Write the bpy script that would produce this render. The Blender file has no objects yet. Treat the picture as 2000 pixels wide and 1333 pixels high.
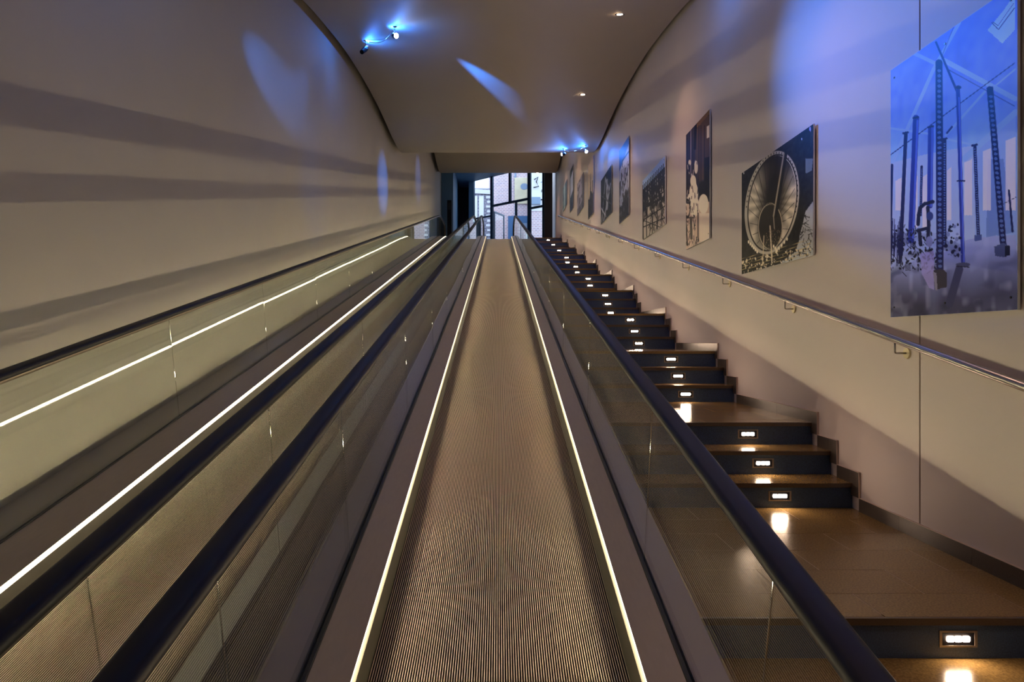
import bpy, math, random
import numpy as np
from mathutils import Vector, Matrix
random.seed(7)
C = bpy.context.scene.collection
sc = bpy.context.scene

# ------------------------------------------------------------------ camera, world, exposure
F = 1333.0                      # focal length in pixels of the 2000 px frame
CX, CY = 974.0, 666.0           # principal point
SL = 0.216                      # slope of the walkways
cam_d = bpy.data.cameras.new('camera')
cam = bpy.data.objects.new('camera', cam_d)
C.objects.link(cam)
cam.location = (0, 0, 0)
cam.rotation_euler = (math.pi / 2, 0, 0)
cam_d.sensor_width = 36
cam_d.lens = F / 2000 * 36
cam_d.shift_x = (1000 - CX) / 2000
cam_d.shift_y = 0.0
cam_d.clip_start = 0.02
cam_d.clip_end = 300
sc.camera = cam
w = bpy.data.worlds.new('world')
sc.world = w
w.use_nodes = True
bg = w.node_tree.nodes['Background']
bg.inputs[0].default_value = (0.62, 0.78, 1.0, 1)
bg.inputs[1].default_value = 2.6
sc.view_settings.view_transform = 'Standard'
sc.view_settings.look = 'None'
sc.view_settings.exposure = 0.12
sc.view_settings.gamma = 1.0
sc.view_settings.use_curve_mapping = False
sc.cycles.use_denoising = True
sc.cycles.max_bounces = 10
sc.cycles.diffuse_bounces = 5
sc.cycles.glossy_bounces = 5
sc.cycles.transparent_max_bounces = 40
sc.cycles.sample_clamp_indirect = 6.0
sc.cycles.use_light_tree = True
LED = 125.0
LEDCOL = (1.0, 0.81, 0.52)
WARM = (1.0, 0.56, 0.38)
BLUE = (0.035, 0.22, 1.0)

# ------------------------------------------------------------------ materials
def mat(name, col, rough=0.5, metal=0.0, var=0.0, scale=8.0, bump=0.0, spec=0.5, stretch=None, coat=0.0):
    m = bpy.data.materials.new(name)
    m.use_nodes = True
    nt = m.node_tree
    b = nt.nodes['Principled BSDF']
    b.inputs['Base Color'].default_value = (*col, 1)
    b.inputs['Roughness'].default_value = rough
    b.inputs['Metallic'].default_value = metal
    b.inputs['Specular IOR Level'].default_value = spec
    b.inputs['Coat Weight'].default_value = coat
    if var or bump:
        tc = nt.nodes.new('ShaderNodeTexCoord')
        mp = nt.nodes.new('ShaderNodeMapping')
        if stretch: mp.inputs['Scale'].default_value = stretch
        no = nt.nodes.new('ShaderNodeTexNoise')
        no.inputs['Scale'].default_value = scale
        no.inputs['Detail'].default_value = 6
        nt.links.new(tc.outputs['Object'], mp.inputs[0])
        nt.links.new(mp.outputs[0], no.inputs[0])
        if var:
            mx = nt.nodes.new('ShaderNodeMix')
            mx.data_type = 'RGBA'
            mx.inputs[6].default_value = (*[c * (1 - var) for c in col], 1)
            mx.inputs[7].default_value = (*[min(1, c * (1 + var)) for c in col], 1)
            nt.links.new(no.outputs[0], mx.inputs[0])
            nt.links.new(mx.outputs[2], b.inputs['Base Color'])
        if bump:
            bp = nt.nodes.new('ShaderNodeBump')
            bp.inputs['Strength'].default_value = bump
            bp.inputs['Distance'].default_value = 0.01
            nt.links.new(no.outputs[0], bp.inputs['Height'])
            nt.links.new(bp.outputs[0], b.inputs['Normal'])
    return m

def emit(name, col, s):
    m = bpy.data.materials.new(name)
    m.use_nodes = True
    nt = m.node_tree
    nt.nodes.clear()
    e = nt.nodes.new('ShaderNodeEmission')
    e.inputs[0].default_value = (*col, 1)
    e.inputs[1].default_value = s
    o = nt.nodes.new('ShaderNodeOutputMaterial')
    nt.links.new(e.outputs[0], o.inputs[0])
    return m

def strip_emit(name, col, st, power):
    # LED tape behind a lens: the beam is strongest straight ahead and falls off with the angle
    m = emit(name, col, st)
    nt = m.node_tree
    ge = nt.nodes.new('ShaderNodeNewGeometry')
    dt = nt.nodes.new('ShaderNodeVectorMath'); dt.operation = 'DOT_PRODUCT'
    ab = nt.nodes.new('ShaderNodeMath'); ab.operation = 'ABSOLUTE'
    pw = nt.nodes.new('ShaderNodeMath'); pw.operation = 'POWER'; pw.inputs[1].default_value = power
    ml = nt.nodes.new('ShaderNodeMath'); ml.operation = 'MULTIPLY'; ml.inputs[1].default_value = st
    nt.links.new(ge.outputs['Normal'], dt.inputs[0]); nt.links.new(ge.outputs['Incoming'], dt.inputs[1])
    nt.links.new(dt.outputs['Value'], ab.inputs[0]); nt.links.new(ab.outputs[0], pw.inputs[0]); nt.links.new(pw.outputs[0], ml.inputs[0])
    nt.links.new(ml.outputs[0], nt.nodes['Emission'].inputs[1])
    return m

def glass(name, tint, ior=1.5):
    m = bpy.data.materials.new(name)
    m.use_nodes = True
    nt = m.node_tree
    nt.nodes.clear()
    t = nt.nodes.new('ShaderNodeBsdfTransparent')
    t.inputs[0].default_value = (*tint, 1)
    g = nt.nodes.new('ShaderNodeBsdfGlossy')
    g.inputs['Roughness'].default_value = 0.0
    g.inputs[0].default_value = (0.95, 1, 0.95, 1)
    fr = nt.nodes.new('ShaderNodeFresnel')
    ge = nt.nodes.new('ShaderNodeNewGeometry')      # the sheet reflects alike from both sides
    im = nt.nodes.new('ShaderNodeMix')
    im.inputs[2].default_value = ior
    im.inputs[3].default_value = 1.0 / ior
    nt.links.new(ge.outputs['Backfacing'], im.inputs[0])
    nt.links.new(im.outputs[0], fr.inputs[0])
    mx = nt.nodes.new('ShaderNodeMixShader')
    o = nt.nodes.new('ShaderNodeOutputMaterial')
    nt.links.new(fr.outputs[0], mx.inputs[0])
    nt.links.new(t.outputs[0], mx.inputs[1])
    nt.links.new(g.outputs[0], mx.inputs[2])
    nt.links.new(mx.outputs[0], o.inputs[0])
    return m

M = dict(
    wall=mat('wall_plaster', (0.44, 0.41, 0.365), 0.7, var=0.05, scale=1.3, bump=0.03),
    wallr=mat('wall_panel_paint', (0.62, 0.555, 0.535), 0.55, var=0.04, scale=1.3, bump=0.02),
    ceil=mat('ceiling_plaster', (0.58, 0.54, 0.48), 0.65, var=0.04, scale=1.0),
    void=mat('dark_void', (0.006, 0.006, 0.006), 0.9),
    deck=mat('brushed_deck_steel', (0.42, 0.345, 0.31), 0.42, 0.6, var=0.08, scale=5, stretch=(12, 0.6, 12)),
    odeck=mat('satin_cladding', (0.42, 0.38, 0.34), 0.5, 0.3, var=0.05, scale=3),
    gapdeck=mat('dark_cover_steel', (0.10, 0.095, 0.09), 0.35, 0.7, var=0.1, scale=3),
    palestrip=mat('pale_steel', (0.62, 0.62, 0.56), 0.45, 0.3),
    skirt=mat('dark_skirt', (0.035, 0.032, 0.02), 0.4, 0.2),
    gasket=mat('black_gasket', (0.008, 0.008, 0.01), 0.45),
    chan=mat('handrail_channel', (0.28, 0.24, 0.19), 0.4, 0.8),
    rubber=mat('handrail_rubber', (0.010, 0.010, 0.013), 0.48, 0.0, spec=0.3),
    belt=mat('grooved_aluminium', (0.72, 0.58, 0.43), 0.42, 0.25, var=0.05, scale=2),
    groove=mat('groove_floor', (0.02, 0.018, 0.015), 0.7),
    glass=glass('balustrade_glass', (0.972, 0.988, 0.966), 1.56),
    wglass=glass('window_glass', (0.95, 0.97, 0.99)),
    gran=mat('polished_granite', (0.27, 0.175, 0.06), 0.22, var=0.85, scale=110, bump=0.02, spec=0.6),
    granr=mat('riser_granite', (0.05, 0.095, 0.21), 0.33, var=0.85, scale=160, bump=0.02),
    grans=mat('skirting_granite', (0.075, 0.060, 0.050), 0.32, var=0.5, scale=150),
    edge=mat('granite_nosing', (0.11, 0.08, 0.055), 0.3, var=0.3, scale=150),
    grout=mat('tile_grout', (0.55, 0.40, 0.24), 0.8),
    sedge=mat('skirting_edge_stone', (0.62, 0.50, 0.42), 0.5),
    steel=mat('polished_steel', (0.45, 0.43, 0.42), 0.27, 1.0),
    brass=mat('brushed_rosette', (0.66, 0.58, 0.40), 0.3, 1.0),
    chrome=mat('chrome', (0.8, 0.8, 0.85), 0.08, 1.0),
    black=mat('black_metal', (0.01, 0.01, 0.014), 0.35, 0.6),
    trim=mat('lamp_trim', (0.35, 0.32, 0.30), 0.35, 0.8),
    led=strip_emit('led_strip', LEDCOL, LED, 1.1),
    stepl=emit('step_lamp', (1.0, 0.70, 0.48), 130.0),
    downl=emit('downlight_lamp', (1.0, 0.66, 0.40), 60.0),
    bluel=emit('blue_lamp', (0.45, 0.6, 1.0), 60.0),
    blulob=mat('lobby_blue_paint', (0.12, 0.25, 0.40), 0.5),
    darklob=mat('lobby_dark', (0.015, 0.02, 0.028), 0.5),
    lfloor=mat('lobby_floor_stone', (0.20, 0.17, 0.15), 0.4, var=0.2, scale=20),
    frame=mat('facade_frame', (0.03, 0.06, 0.11), 0.4, 0.3),
    column=mat('dark_column', (0.055, 0.05, 0.055), 0.6),
    wside=mat('panel_edge', (0.75, 0.75, 0.78), 0.4),
    white=mat('white_render', (0.85, 0.83, 0.86), 0.7),
    gbrick=None, pbrick=None,
    cream=mat('cream_board', (0.75, 0.66, 0.45), 0.7, var=0.3, scale=2),
    winpane=mat('bright_pane', (0.95, 0.92, 0.78), 0.6),
    bdoor=mat('blue_door_paint', (0.05, 0.15, 0.33), 0.5),
    slate=mat('slate_blue', (0.25, 0.33, 0.45), 0.6),
    pave=mat('paving', (0.42, 0.38, 0.38), 0.8, var=0.2, scale=4),
)
def brick(name, c1, c2, mortar, scale):
    m = mat(name, c1, 0.8)
    nt = m.node_tree
    b = nt.nodes['Principled BSDF']
    tc = nt.nodes.new('ShaderNodeTexCoord')
    mp = nt.nodes.new('ShaderNodeMapping')
    mp.inputs['Rotation'].default_value = (math.pi / 2, 0, 0)
    br = nt.nodes.new('ShaderNodeTexBrick')
    br.inputs['Color1'].default_value = (*c1, 1)
    br.inputs['Color2'].default_value = (*c2, 1)
    br.inputs['Mortar'].default_value = (*mortar, 1)
    br.inputs['Scale'].default_value = scale
    br.inputs['Mortar Size'].default_value = 0.03
    nt.links.new(tc.outputs['Object'], mp.inputs[0])
    nt.links.new(mp.outputs[0], br.inputs[0])
    nt.links.new(br.outputs[0], b.inputs['Base Color'])
    return m
M['gbrick'] = brick('grey_brick', (0.10, 0.09, 0.14), (0.26, 0.21, 0.27), (0.5, 0.5, 0.58), 2.6)
M['pbrick'] = brick('pink_brick', (0.72, 0.50, 0.50), (0.54, 0.40, 0.45), (0.86, 0.80, 0.84), 2.4)

# ------------------------------------------------------------------ helpers
def z0(y):
    if y <= 26.4: return SL * y
    if y >= 28.6: return SL * 27.5
    t = y - 26.4
    return SL * 26.4 + SL * t - SL * t * t / 4.4
FLOOR = SL * 27.5 - 1.76          # 4.18, upper lobby floor

def ob(name, verts, faces, m=None, parent=None, smooth=False, mats=None, fm=None):
    me = bpy.data.meshes.new(name)
    me.from_pydata([tuple(v) for v in verts], [], faces)
    if mats:
        for k in mats: me.materials.append(k)
        if fm: me.polygons.foreach_set('material_index', fm)
    elif m: me.materials.append(m)
    if smooth: me.polygons.foreach_set('use_smooth', [True] * len(me.polygons))
    me.update()
    o = bpy.data.objects.new(name, me)
    C.objects.link(o)
    if parent: o.parent = parent
    return o

class MB:
    def __init__(s): s.v = []; s.f = []
    def add(s, v, f):
        n = len(s.v); s.v += [tuple(p) for p in v]; s.f += [tuple(i + n for i in q) for q in f]; return s
    def box(s, x0, x1, y0, y1, zz0, zz1, bev=0.0):
        v = [(x0, y0, zz0), (x1, y0, zz0), (x1, y1, zz0), (x0, y1, zz0), (x0, y0, zz1), (x1, y0, zz1), (x1, y1, zz1), (x0, y1, zz1)]
        f = [(3, 2, 1, 0), (4, 5, 6, 7), (0, 1, 5, 4), (1, 2, 6, 5), (2, 3, 7, 6), (3, 0, 4, 7)]
        return s.add(v, f)
    def tube(s, pts, r, n=10, r2=None):
        pts = [Vector(p) for p in pts]
        up = Vector((0.13, 0.21, 0.97)).normalized()
        v = []; f = []
        for i, p in enumerate(pts):
            a = pts[max(i - 1, 0)]; b = pts[min(i + 1, len(pts) - 1)]
            t = (b - a).normalized()
            if abs(t.dot(up)) > 0.95: u = Vector((1, 0, 0))
            else: u = up
            sx = t.cross(u).normalized(); sy = t.cross(sx)
            rr = r if r2 is None else r + (r2 - r) * i / (len(pts) - 1)
            for k in range(n):
                a_ = 2 * math.pi * k / n
                v.append(p + sx * rr * math.cos(a_) + sy * rr * math.sin(a_))
        for i in range(len(pts) - 1):
            for k in range(n):
                f.append((i * n + k, i * n + (k + 1) % n, (i + 1) * n + (k + 1) % n, (i + 1) * n + k))
        f.append(tuple(reversed(range(n)))); f.append(tuple((len(pts) - 1) * n + k for k in range(n)))
        return s.add(v, f)
    def prism(s, poly, axis, a, b):
        # poly in the two other axes, extruded along axis from a to b
        n = len(poly)
        def P(p, h):
            return {'x': (h, p[0], p[1]), 'y': (p[0], h, p[1]), 'z': (p[0], p[1], h)}[axis]
        v = [P(p, a) for p in poly] + [P(p, b) for p in poly]
        f = [tuple(reversed(range(n))), tuple(range(n, 2 * n))] + [(i, (i + 1) % n, n + (i + 1) % n, n + i) for i in range(n)]
        return s.add(v, f)
    def build(s, name, m, parent=None, smooth=False):
        return ob(name, s.v, s.f, m, parent, smooth)

def tag(o, label=None, cat=None, group=None, kind=None):
    if label: o['label'] = label
    if cat: o['category'] = cat
    if group: o['group'] = group
    if kind: o['kind'] = kind
    return o
def empty(name, loc=(0, 0, 0)):
    o = bpy.data.objects.new(name, None)
    o.empty_display_size = 0.1
    C.objects.link(o)
    o.location = loc
    return o
def put(o, loc):           # shift mesh data so that the child sits relative to its parent's origin
    for v in o.data.vertices: v.co -= Vector(loc)
    return o

YS = [-2.5 + i * 1.0 for i in range(29)] + [26.9, 27.3, 27.7, 28.1, 28.6, 29.4]
YS = sorted(set([round(y, 3) for y in YS if y <= 26.5 or y in (26.9, 27.3, 27.7, 28.1, 28.6, 29.4)]))
def sweep(name, prof, m, parent, closed=True, ys=None, smooth=False):
    ys = ys or YS
    n = len(prof); v = []; f = []
    for y in ys:
        for (x, d) in prof: v.append((x, y, z0(y) + d))
    for i in range(len(ys) - 1):
        for k in range(n if closed else n - 1):
            k2 = (k + 1) % n
            f.append((i * n + k, i * n + k2, (i + 1) * n + k2, (i + 1) * n + k))
    if closed:
        f.append(tuple(reversed(range(n)))); f.append(tuple((len(ys) - 1) * n + k for k in range(n)))
    return ob(name, v, f, m, parent, smooth)

def rail_path(zoff, R=0.40, yend=29.6):
    p = [(y, z0(y) + zoff) for y in YS[:-1]]
    zt = z0(30) + zoff
    p.append((yend, zt))
    for k in range(1, 15):
        a = math.pi / 2 - math.pi * k / 14 * 0.93
        p.append((yend + R * math.cos(a), zt - R + R * math.sin(a)))
    return p
def rail_sweep(name, x, prof, zoff, m, parent):
    path = rail_path(zoff)
    n = len(prof); v = []; f = []
    for i, (y, z) in enumerate(path):
        a = path[max(i - 1, 0)]; b = path[min(i + 1, len(path) - 1)]
        t = Vector((b[0] - a[0], b[1] - a[1])).normalized()
        nn = Vector((-t.y, t.x))
        for (px, pn) in prof: v.append((x + px, y + nn.x * pn, z + nn.y * pn))
    for i in range(len(path) - 1):
        for k in range(n): f.append((i * n + k, i * n + (k + 1) % n, (i + 1) * n + (k + 1) % n, (i + 1) * n + k))
    f.append(tuple(reversed(range(n)))); f.append(tuple((len(path) - 1) * n + k for k in range(n)))
    return ob(name, v, f, m, parent, True)
RAILP = []
for k in range(16):
    a = 2 * math.pi * k / 16
    c, s = math.cos(a), math.sin(a)
    RAILP.append((0.041 * math.copysign(abs(c) ** 0.7, c), 0.021 * math.copysign(abs(s) ** 0.7, s)))
JOINTS = [-2.45, -0.3, 1.62, 2.90, 4.88] + [4.88 + 1.93 * i for i in range(1, 12)]
JOINTS = [j for j in JOINTS if j < 27.5] + [28.6]

def balustrade(root, x, side, zr=-0.862):
    """glass wall at lateral position x; side = +1 when the belt lies towards -x"""
    rail_sweep('handrail', x, RAILP, zr, M['rubber'], root)
    rail_sweep('handrail_channel', x, [(-0.017, -0.036), (0.017, -0.036), (0.017, -0.012), (-0.017, -0.012)], zr, M['chan'], root)
    rnd = random.Random(int(abs(x) * 1000))
    zb = -1.68; ztp = zr - 0.03; t = 0.005; g = 0.003
    for i in range(len(JOINTS) - 1):
        a, b = JOINTS[i] + g, JOINTS[i + 1] - g
        jit = rnd.uniform(-0.0032, 0.0032)
        n = 6; v = []; f = []
        for k in range(n + 1):
            yt = a + (b - a) * k / n; yb = yt + 0.17
            xo = jit * (k / n - 0.5) * (b - a)
            for sx in (-t, t):
                v.append((x + xo + sx, yb, z0(yb) + zb)); v.append((x + xo + sx, yt, z0(yt) + ztp))
        for k in range(n):
            q = k * 4; r = q + 4
            f += [(q, q + 1, r + 1, r), (q + 2, r + 2, r + 3, q + 3), (q + 1, q + 3, r + 3, r + 1), (q, r, r + 2, q + 2)]
        f += [(0, 2, 3, 1), (n * 4, n * 4 + 1, n * 4 + 3, n * 4 + 2)]
        ob('glass_panel', v, f, M['glass'], root)
        # slim seal in the joint
        if i and JOINTS[i] < 14:
            yt = JOINTS[i]; yb = yt + 0.17
            MB().tube([(x, yb, z0(yb) + zb), (x, yt, z0(yt) + ztp)], 0.0022, 5).build('joint_seal', M['chrome'], root)
    # rounded end panel
    zt = z0(30); R = 0.365
    poly = [(28.6 + 0.17, zt + zb), (28.6, zt + ztp)] + [(29.6 + R * math.cos(a), zt + zr - 0.40 + R * math.sin(a)) for a in [math.pi / 2 - math.pi * k / 12 for k in range(13)]] + [(29.55, zt + zb)]
    MB().prism(poly, 'x', x - t, x + t).build('glass_panel', M['glass'], root)

def walkway(label, xl, xr, wl, wr, gl, gr, zl):
    """xl..xr clear belt width between the skirts; wl / wr glass positions; gl / gr outer deck edges"""
    root = empty('moving_walkway', ((xl + xr) / 2, 12, 0))
    root_loc = root.location.copy()
    tag(root, label, 'moving walkway')
    kids = []
    r = root
    # belt: cleats and grooves all the way up
    n = int((xr - xl - 0.056) / 0.0091); pitch = (xr - xl - 0.056) / n
    prof = []; fmi = []
    for i in range(n):
        a = xl + 0.028 + i * pitch
        prof += [(a, -1.781), (a + pitch * 0.5, -1.781), (a + pitch * 0.55, -1.770), (a + pitch * 0.95, -1.770)]
        fmi += [1, 1, 0, 1]
    ys = [-2.5, 2, 6, 10, 14, 18, 22, 26.4, 26.9, 27.3, 27.7, 28.1, 28.6, 29.2]
    v = []; f = []; fm = []
    k = len(prof)
    for y in ys:
        for (x, d) in prof: v.append((x, y, z0(y) + d))
    for i in range(len(ys) - 1):
        for j in range(k - 1):
            f.append((i * k + j, i * k + j + 1, (i + 1) * k + j + 1, (i + 1) * k + j)); fm.append(fmi[j])
    ob('belt', v, f, None, r, mats=[M['belt'], M['groove']], fm=fm)
    mb = MB()
    for i in range(n // 2):
        a = xl + 0.01 + i * pitch * 2
        mb.box(a, a + pitch * 0.9, 29.12, 29.24, FLOOR - 0.012, FLOOR + 0.002)
    mb.box(xl, xr, 29.2, 29.55, FLOOR - 0.03, FLOOR + 0.004)
    mb.build('comb_plate', M['palestrip'], r)
    sweep('underside', [(xl, -1.80), (xr, -1.80), (xr, -1.83), (xl, -1.83)], M['gasket'], r)
    for (xs, s, gx, ox) in ((xl, -1, wl, gl), (xr, 1, wr, gr)):
        sweep('skirt', [(xs - s * 0.014, zl - 0.0195), (xs - s * 0.030, -1.766), (xs - s * 0.022, -1.80), (xs + s * 0.03, -1.80), (xs + s * 0.03, zl - 0.0195)], M['skirt'], r)
        sweep('led_strip', [(xs, zl), (xs, zl - 0.0175)], M['led'], r, closed=False,
              ys=[1.0] + [y for y in YS if 1.0 < y <= 27.4])
        sweep('inner_deck', [(xs - s * 0.002, zl + 0.001), (gx - s * 0.022, zl + 0.018), (gx - s * 0.022, -1.80), (xs + s * 0.006, -1.80), (xs + s * 0.006, zl - 0.004), (xs - s * 0.002, zl - 0.003)], M['palestrip' if gx == -0.98 else 'deck'], r)  # paler steel puts the lit look of the strip by the gap into its colour
        sweep('glass_gasket', [(gx - s * 0.02, zl + 0.026), (gx - s * 0.006, zl + 0.026), (gx - s * 0.006, zl - 0.03), (gx - s * 0.02, zl - 0.03)], M['gasket'], r)
        if ox is not None:
            sweep('outer_deck', [(gx + s * 0.007, zl + 0.018), (ox, zl), (ox, zl - 1.3), (ox - s * 0.02, zl - 1.3), (ox - s * 0.02, zl - 0.03), (gx + s * 0.007, zl - 0.03)],
                  M['gapdeck' if ox in (-0.82, -0.835) else 'odeck'], r)
        balustrade(r, gx, s)
    for ch in list(r.children):
        ch.location = -root_loc
    return root

# ------------------------------------------------------------------ the setting
XL, XR = -2.64, 2.53
def wall_poly(y_a, y_b, lo, hi):
    return [(y_a, z0(y_a) + lo), (y_b, z0(y_b) + lo), (y_b, z0(y_b) + hi), (y_a, z0(y_a) + hi)]
ws = [(-2.6, SL * -2.6 - 3.2), (26.4, SL * 26.4 - 3.2), (31.4, 3.0), (31.4, 9.6), (26.4, SL * 26.4 + 3.4), (-2.6, SL * -2.6 + 3.4)]
tag(MB().prism(ws, 'x', XL - 0.2, XL).build('wall_left', M['wall']), kind='structure')
# right wall, panels with an open vertical joint at Y = 4.1
wr = empty('wall_right', (XR, 10, 0)); tag(wr, kind='structure')
for (a, b) in ((-2.6, 4.093), (4.107, 30.4)):
    if b < 5: poly = [(a, SL * a - 3.2), (b, SL * b - 3.2), (b, SL * b + 3.4), (a, SL * a + 3.4)]
    else: poly = [(a, SL * a - 3.2), (26.4, SL * 26.4 - 3.2), (b, 3.0), (b, 9.6), (26.4, SL * 26.4 + 3.4), (a, SL * a + 3.4)]
    o = MB().prism(poly, 'x', XR, XR + 0.15).build('wall_panel', M['wallr'], wr)
    put(o, wr.location)
o = MB().prism([(4.05, -4), (4.15, -4), (4.15, 6), (4.05, 6)], 'x', XR + 0.02, XR + 0.04).build('joint_backing', M['void'], wr)
put(o, wr.location)
# void above the suspended ceiling
vp = [(-2.7, 2.75), (8, 5.05), (26.4, 9.0), (29.6, 9.6), (29.6, 9.8), (-2.7, 3.2)]
tag(MB().prism(vp, 'x', XL - 0.2, XR + 0.2).build('trim_1', M['void']), kind='structure')

CE = [(-2.6, 1.62), (-1, 1.70), (1, 1.95), (3, 2.22), (5, 2.38), (7, 2.45), (8.85, 2.46), (9.63, 2.43), (11, 2.33), (12.23, 2.16), (13.55, 1.92), (14.84, 1.62), (16.1, 1.28), (17.0, 1.10),
      (17.5, 1.06), (18.0, 1.10), (19, 1.38), (20, 1.72), (21.5, 2.1), (23, 2.2), (24.5, 2.02), (26.3, 1.60), (27.5, 1.18), (28.5, 0.95), (29.2, 0.89), (29.45, 0.90)]
def cr(y):
    for i in range(len(CE) - 1):
        if y <= CE[i + 1][0]: break
    p0 = CE[max(i - 1, 0)]; p1 = CE[i]; p2 = CE[i + 1]; p3 = CE[min(i + 2, len(CE) - 1)]
    t = (y - p1[0]) / (p2[0] - p1[0])
    m1 = (p2[1] - p0[1]) / (p2[0] - p0[0]) * (p2[0] - p1[0]); m2 = (p3[1] - p1[1]) / (p3[0] - p1[0]) * (p2[0] - p1[0])
    return (2 * t**3 - 3 * t**2 + 1) * p1[1] + (t**3 - 2 * t**2 + t) * m1 + (-2 * t**3 + 3 * t**2) * p2[1] + (t**3 - t**2) * m2
def ceil_z(y): return SL * y + cr(y)
ys = [-2.6 + i * (29.45 + 2.6) / 160 for i in range(161)]
v = []; f = []
for y in ys:
    z = ceil_z(y)
    for (x, d) in ((-2.49, 0), (2.43, 0), (2.43, 0.04), (-2.49, 0.04)): v.append((x, y, z + d))
for i in range(160):
    for k in range(4): f.append((i * 4 + k, i * 4 + (k + 1) % 4, (i + 1) * 4 + (k + 1) % 4, (i + 1) * 4 + k))
f += [(3, 2, 1, 0), (640, 641, 642, 643)]
cl = ob('ceiling', v, f, M['ceil'], smooth=False)
me = cl.data
me.polygons.foreach_set('use_smooth', [(i % 4 == 0 and i < 640) for i in range(len(me.polygons))])
tag(cl, kind='structure')

# behind the camera and underneath
tag(MB().box(XL - 0.2, XR + 0.2, -2.8, -2.6, -4, 3.4).build('wall_back', M['wall']), kind='structure')
tag(MB().prism([(-2.7, -3.7), (30, 2.6), (30, 2.4), (-2.7, -3.9)], 'x', XL - 0.2, XR + 0.2).build('floor', M['gasket']), kind='structure')

# upper lobby
tag(MB().box(-7, 4.6, 29.55, 40, FLOOR - 0.2, FLOOR).build('floor_upper', M['lfloor']), kind='structure')
tag(MB().prism([(-7, 29.5), (3.9, 29.5), (3.9, 29.62), (-1.26, 34.78), (-1.5, 36.5), (-7, 36.5)], 'z', 8.15, 8.3).build('ceiling_upper', M['blulob']), kind='structure')
tag(MB().box(-7, 4.6, 29.46, 29.56, 7.33, 9.7).build('trim_2', M['ceil']), kind='structure')
tag(MB().box(-3.4, -2.10, 31.42, 31.6, 3.0, 8.16).build('wall_lobby', M['blulob']), kind='structure')
tag(MB().box(-2.3, -2.10, 31.6, 36.5, FLOOR, 8.16).build('wall_lobby_side', M['blulob']), kind='structure')
tag(MB().box(-2.1, -1.50, 36.2, 36.4, FLOOR, 8.16).build('wall_lobby_end', M['darklob']), kind='structure')
tag(MB().box(-1.52, -1.28, 34.72, 36.3, FLOOR, 8.16).build('wall_lobby_pillar', M['blulob']), kind='structure')
tag(MB().box(2.09, 2.45, 31.1, 31.5, FLOOR, 8.16).build('trim_3', M['column']), kind='structure')
tag(MB().box(2.60, 2.8, 30.4, 36, 3.0, 8.4).build('wall_lobby_right', M['wallr']), kind='structure')

# ------------------------------------------------------------------ walkways
wk1 = walkway('nearer moving walkway with ribbed brown belt running up the middle between glass balustrades',
              -0.507, 0.507, -0.672, 0.655, -0.82, 0.79, -1.664)
wk2 = walkway('moving walkway along the left wall, its bright strip light beside the dark handrail',
              -2.11, -1.11, -2.36, -0.98, -2.63, -0.835, -1.664)

# ------------------------------------------------------------------ staircase
H = (FLOOR + 1.193) / 30
XI = 0.80
risers = []      # (Y, z_bottom, z_top, number)
lev0 = -1.193
ry = []
for k in range(-1, 10):
    for i in range(3):
        y = 4.88 + 2.455 * k + 0.312 * i
        if k == -1: y = 2.95 - 0.312 * (2 - i)
        ry.append(y)
st = empty('staircase', (1.66, 2.95, lev0))
tag(st, 'dark polished granite staircase climbing in flights of three beside the right wall', 'staircase')
sl = st.location.copy()
def S(o): put(o, sl); return o
gap = 0.0022
for n, y in enumerate(ry):
    top = lev0 + (n - 2) * H; bot = top - H
    yn = ry[n + 1] if n + 1 < len(ry) else 29.56
    risers.append((y, bot, top, n))
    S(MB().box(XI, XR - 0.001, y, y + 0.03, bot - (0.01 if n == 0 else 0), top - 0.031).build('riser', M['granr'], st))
    if yn - y < 0.5:
        S(MB().box(XI, XR - 0.001, y - 0.018, yn + 0.0, top - 0.03, top).build('tread', M['gran'], st))
    else:
        S(MB().box(XI, XR - 0.001, y + 0.031, yn + 0.02, top - 0.07, top - 0.0012).build('landing_base', M['grout'], st))
        if n > 6:
            S(MB().box(XI, XR - 0.001, y - 0.018, yn, top - 0.03, top + 0.0005).build('landing_slab', M['gran'], st))
            continue
        S(MB().box(XI, XR - 0.001, y - 0.018, y - 0.0, top - 0.03, top).build('nosing', M['edge'], st))
        rows = [yn - 0.32 - 0.335 * q for q in range(8)]
        rows = [yn] + [q for q in rows if q > y + 0.12] + [y]
        for q in range(len(rows) - 1):
            b_, a_ = rows[q], rows[q + 1]
            cols = [XI, 1.34, 2.01, XR - 0.001] if q % 2 == 0 else [XI, 1.67, 2.34, XR - 0.001]
            for c in range(3):
                dz = random.uniform(-0.0004, 0.0004)
                S(MB().box(cols[c] + gap, cols[c + 1] - gap, a_ + gap, b_ - gap, top - 0.025, top + dz).build('floor_tile', M['gran'], st))
    if yn - y < 0.5 and n < 14:
        S(MB().box(XI, XR - 0.001, y - 0.0195, y - 0.017, top - 0.031, top - 0.001).build('nosing_strip', M['edge'], st))
ylow = ry[0]
S(MB().box(XI, XR - 0.001, -2.5, ylow, lev0 - 3 * H - 0.2, lev0 - 3 * H).build('landing_slab', M['gran'], st))

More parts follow.
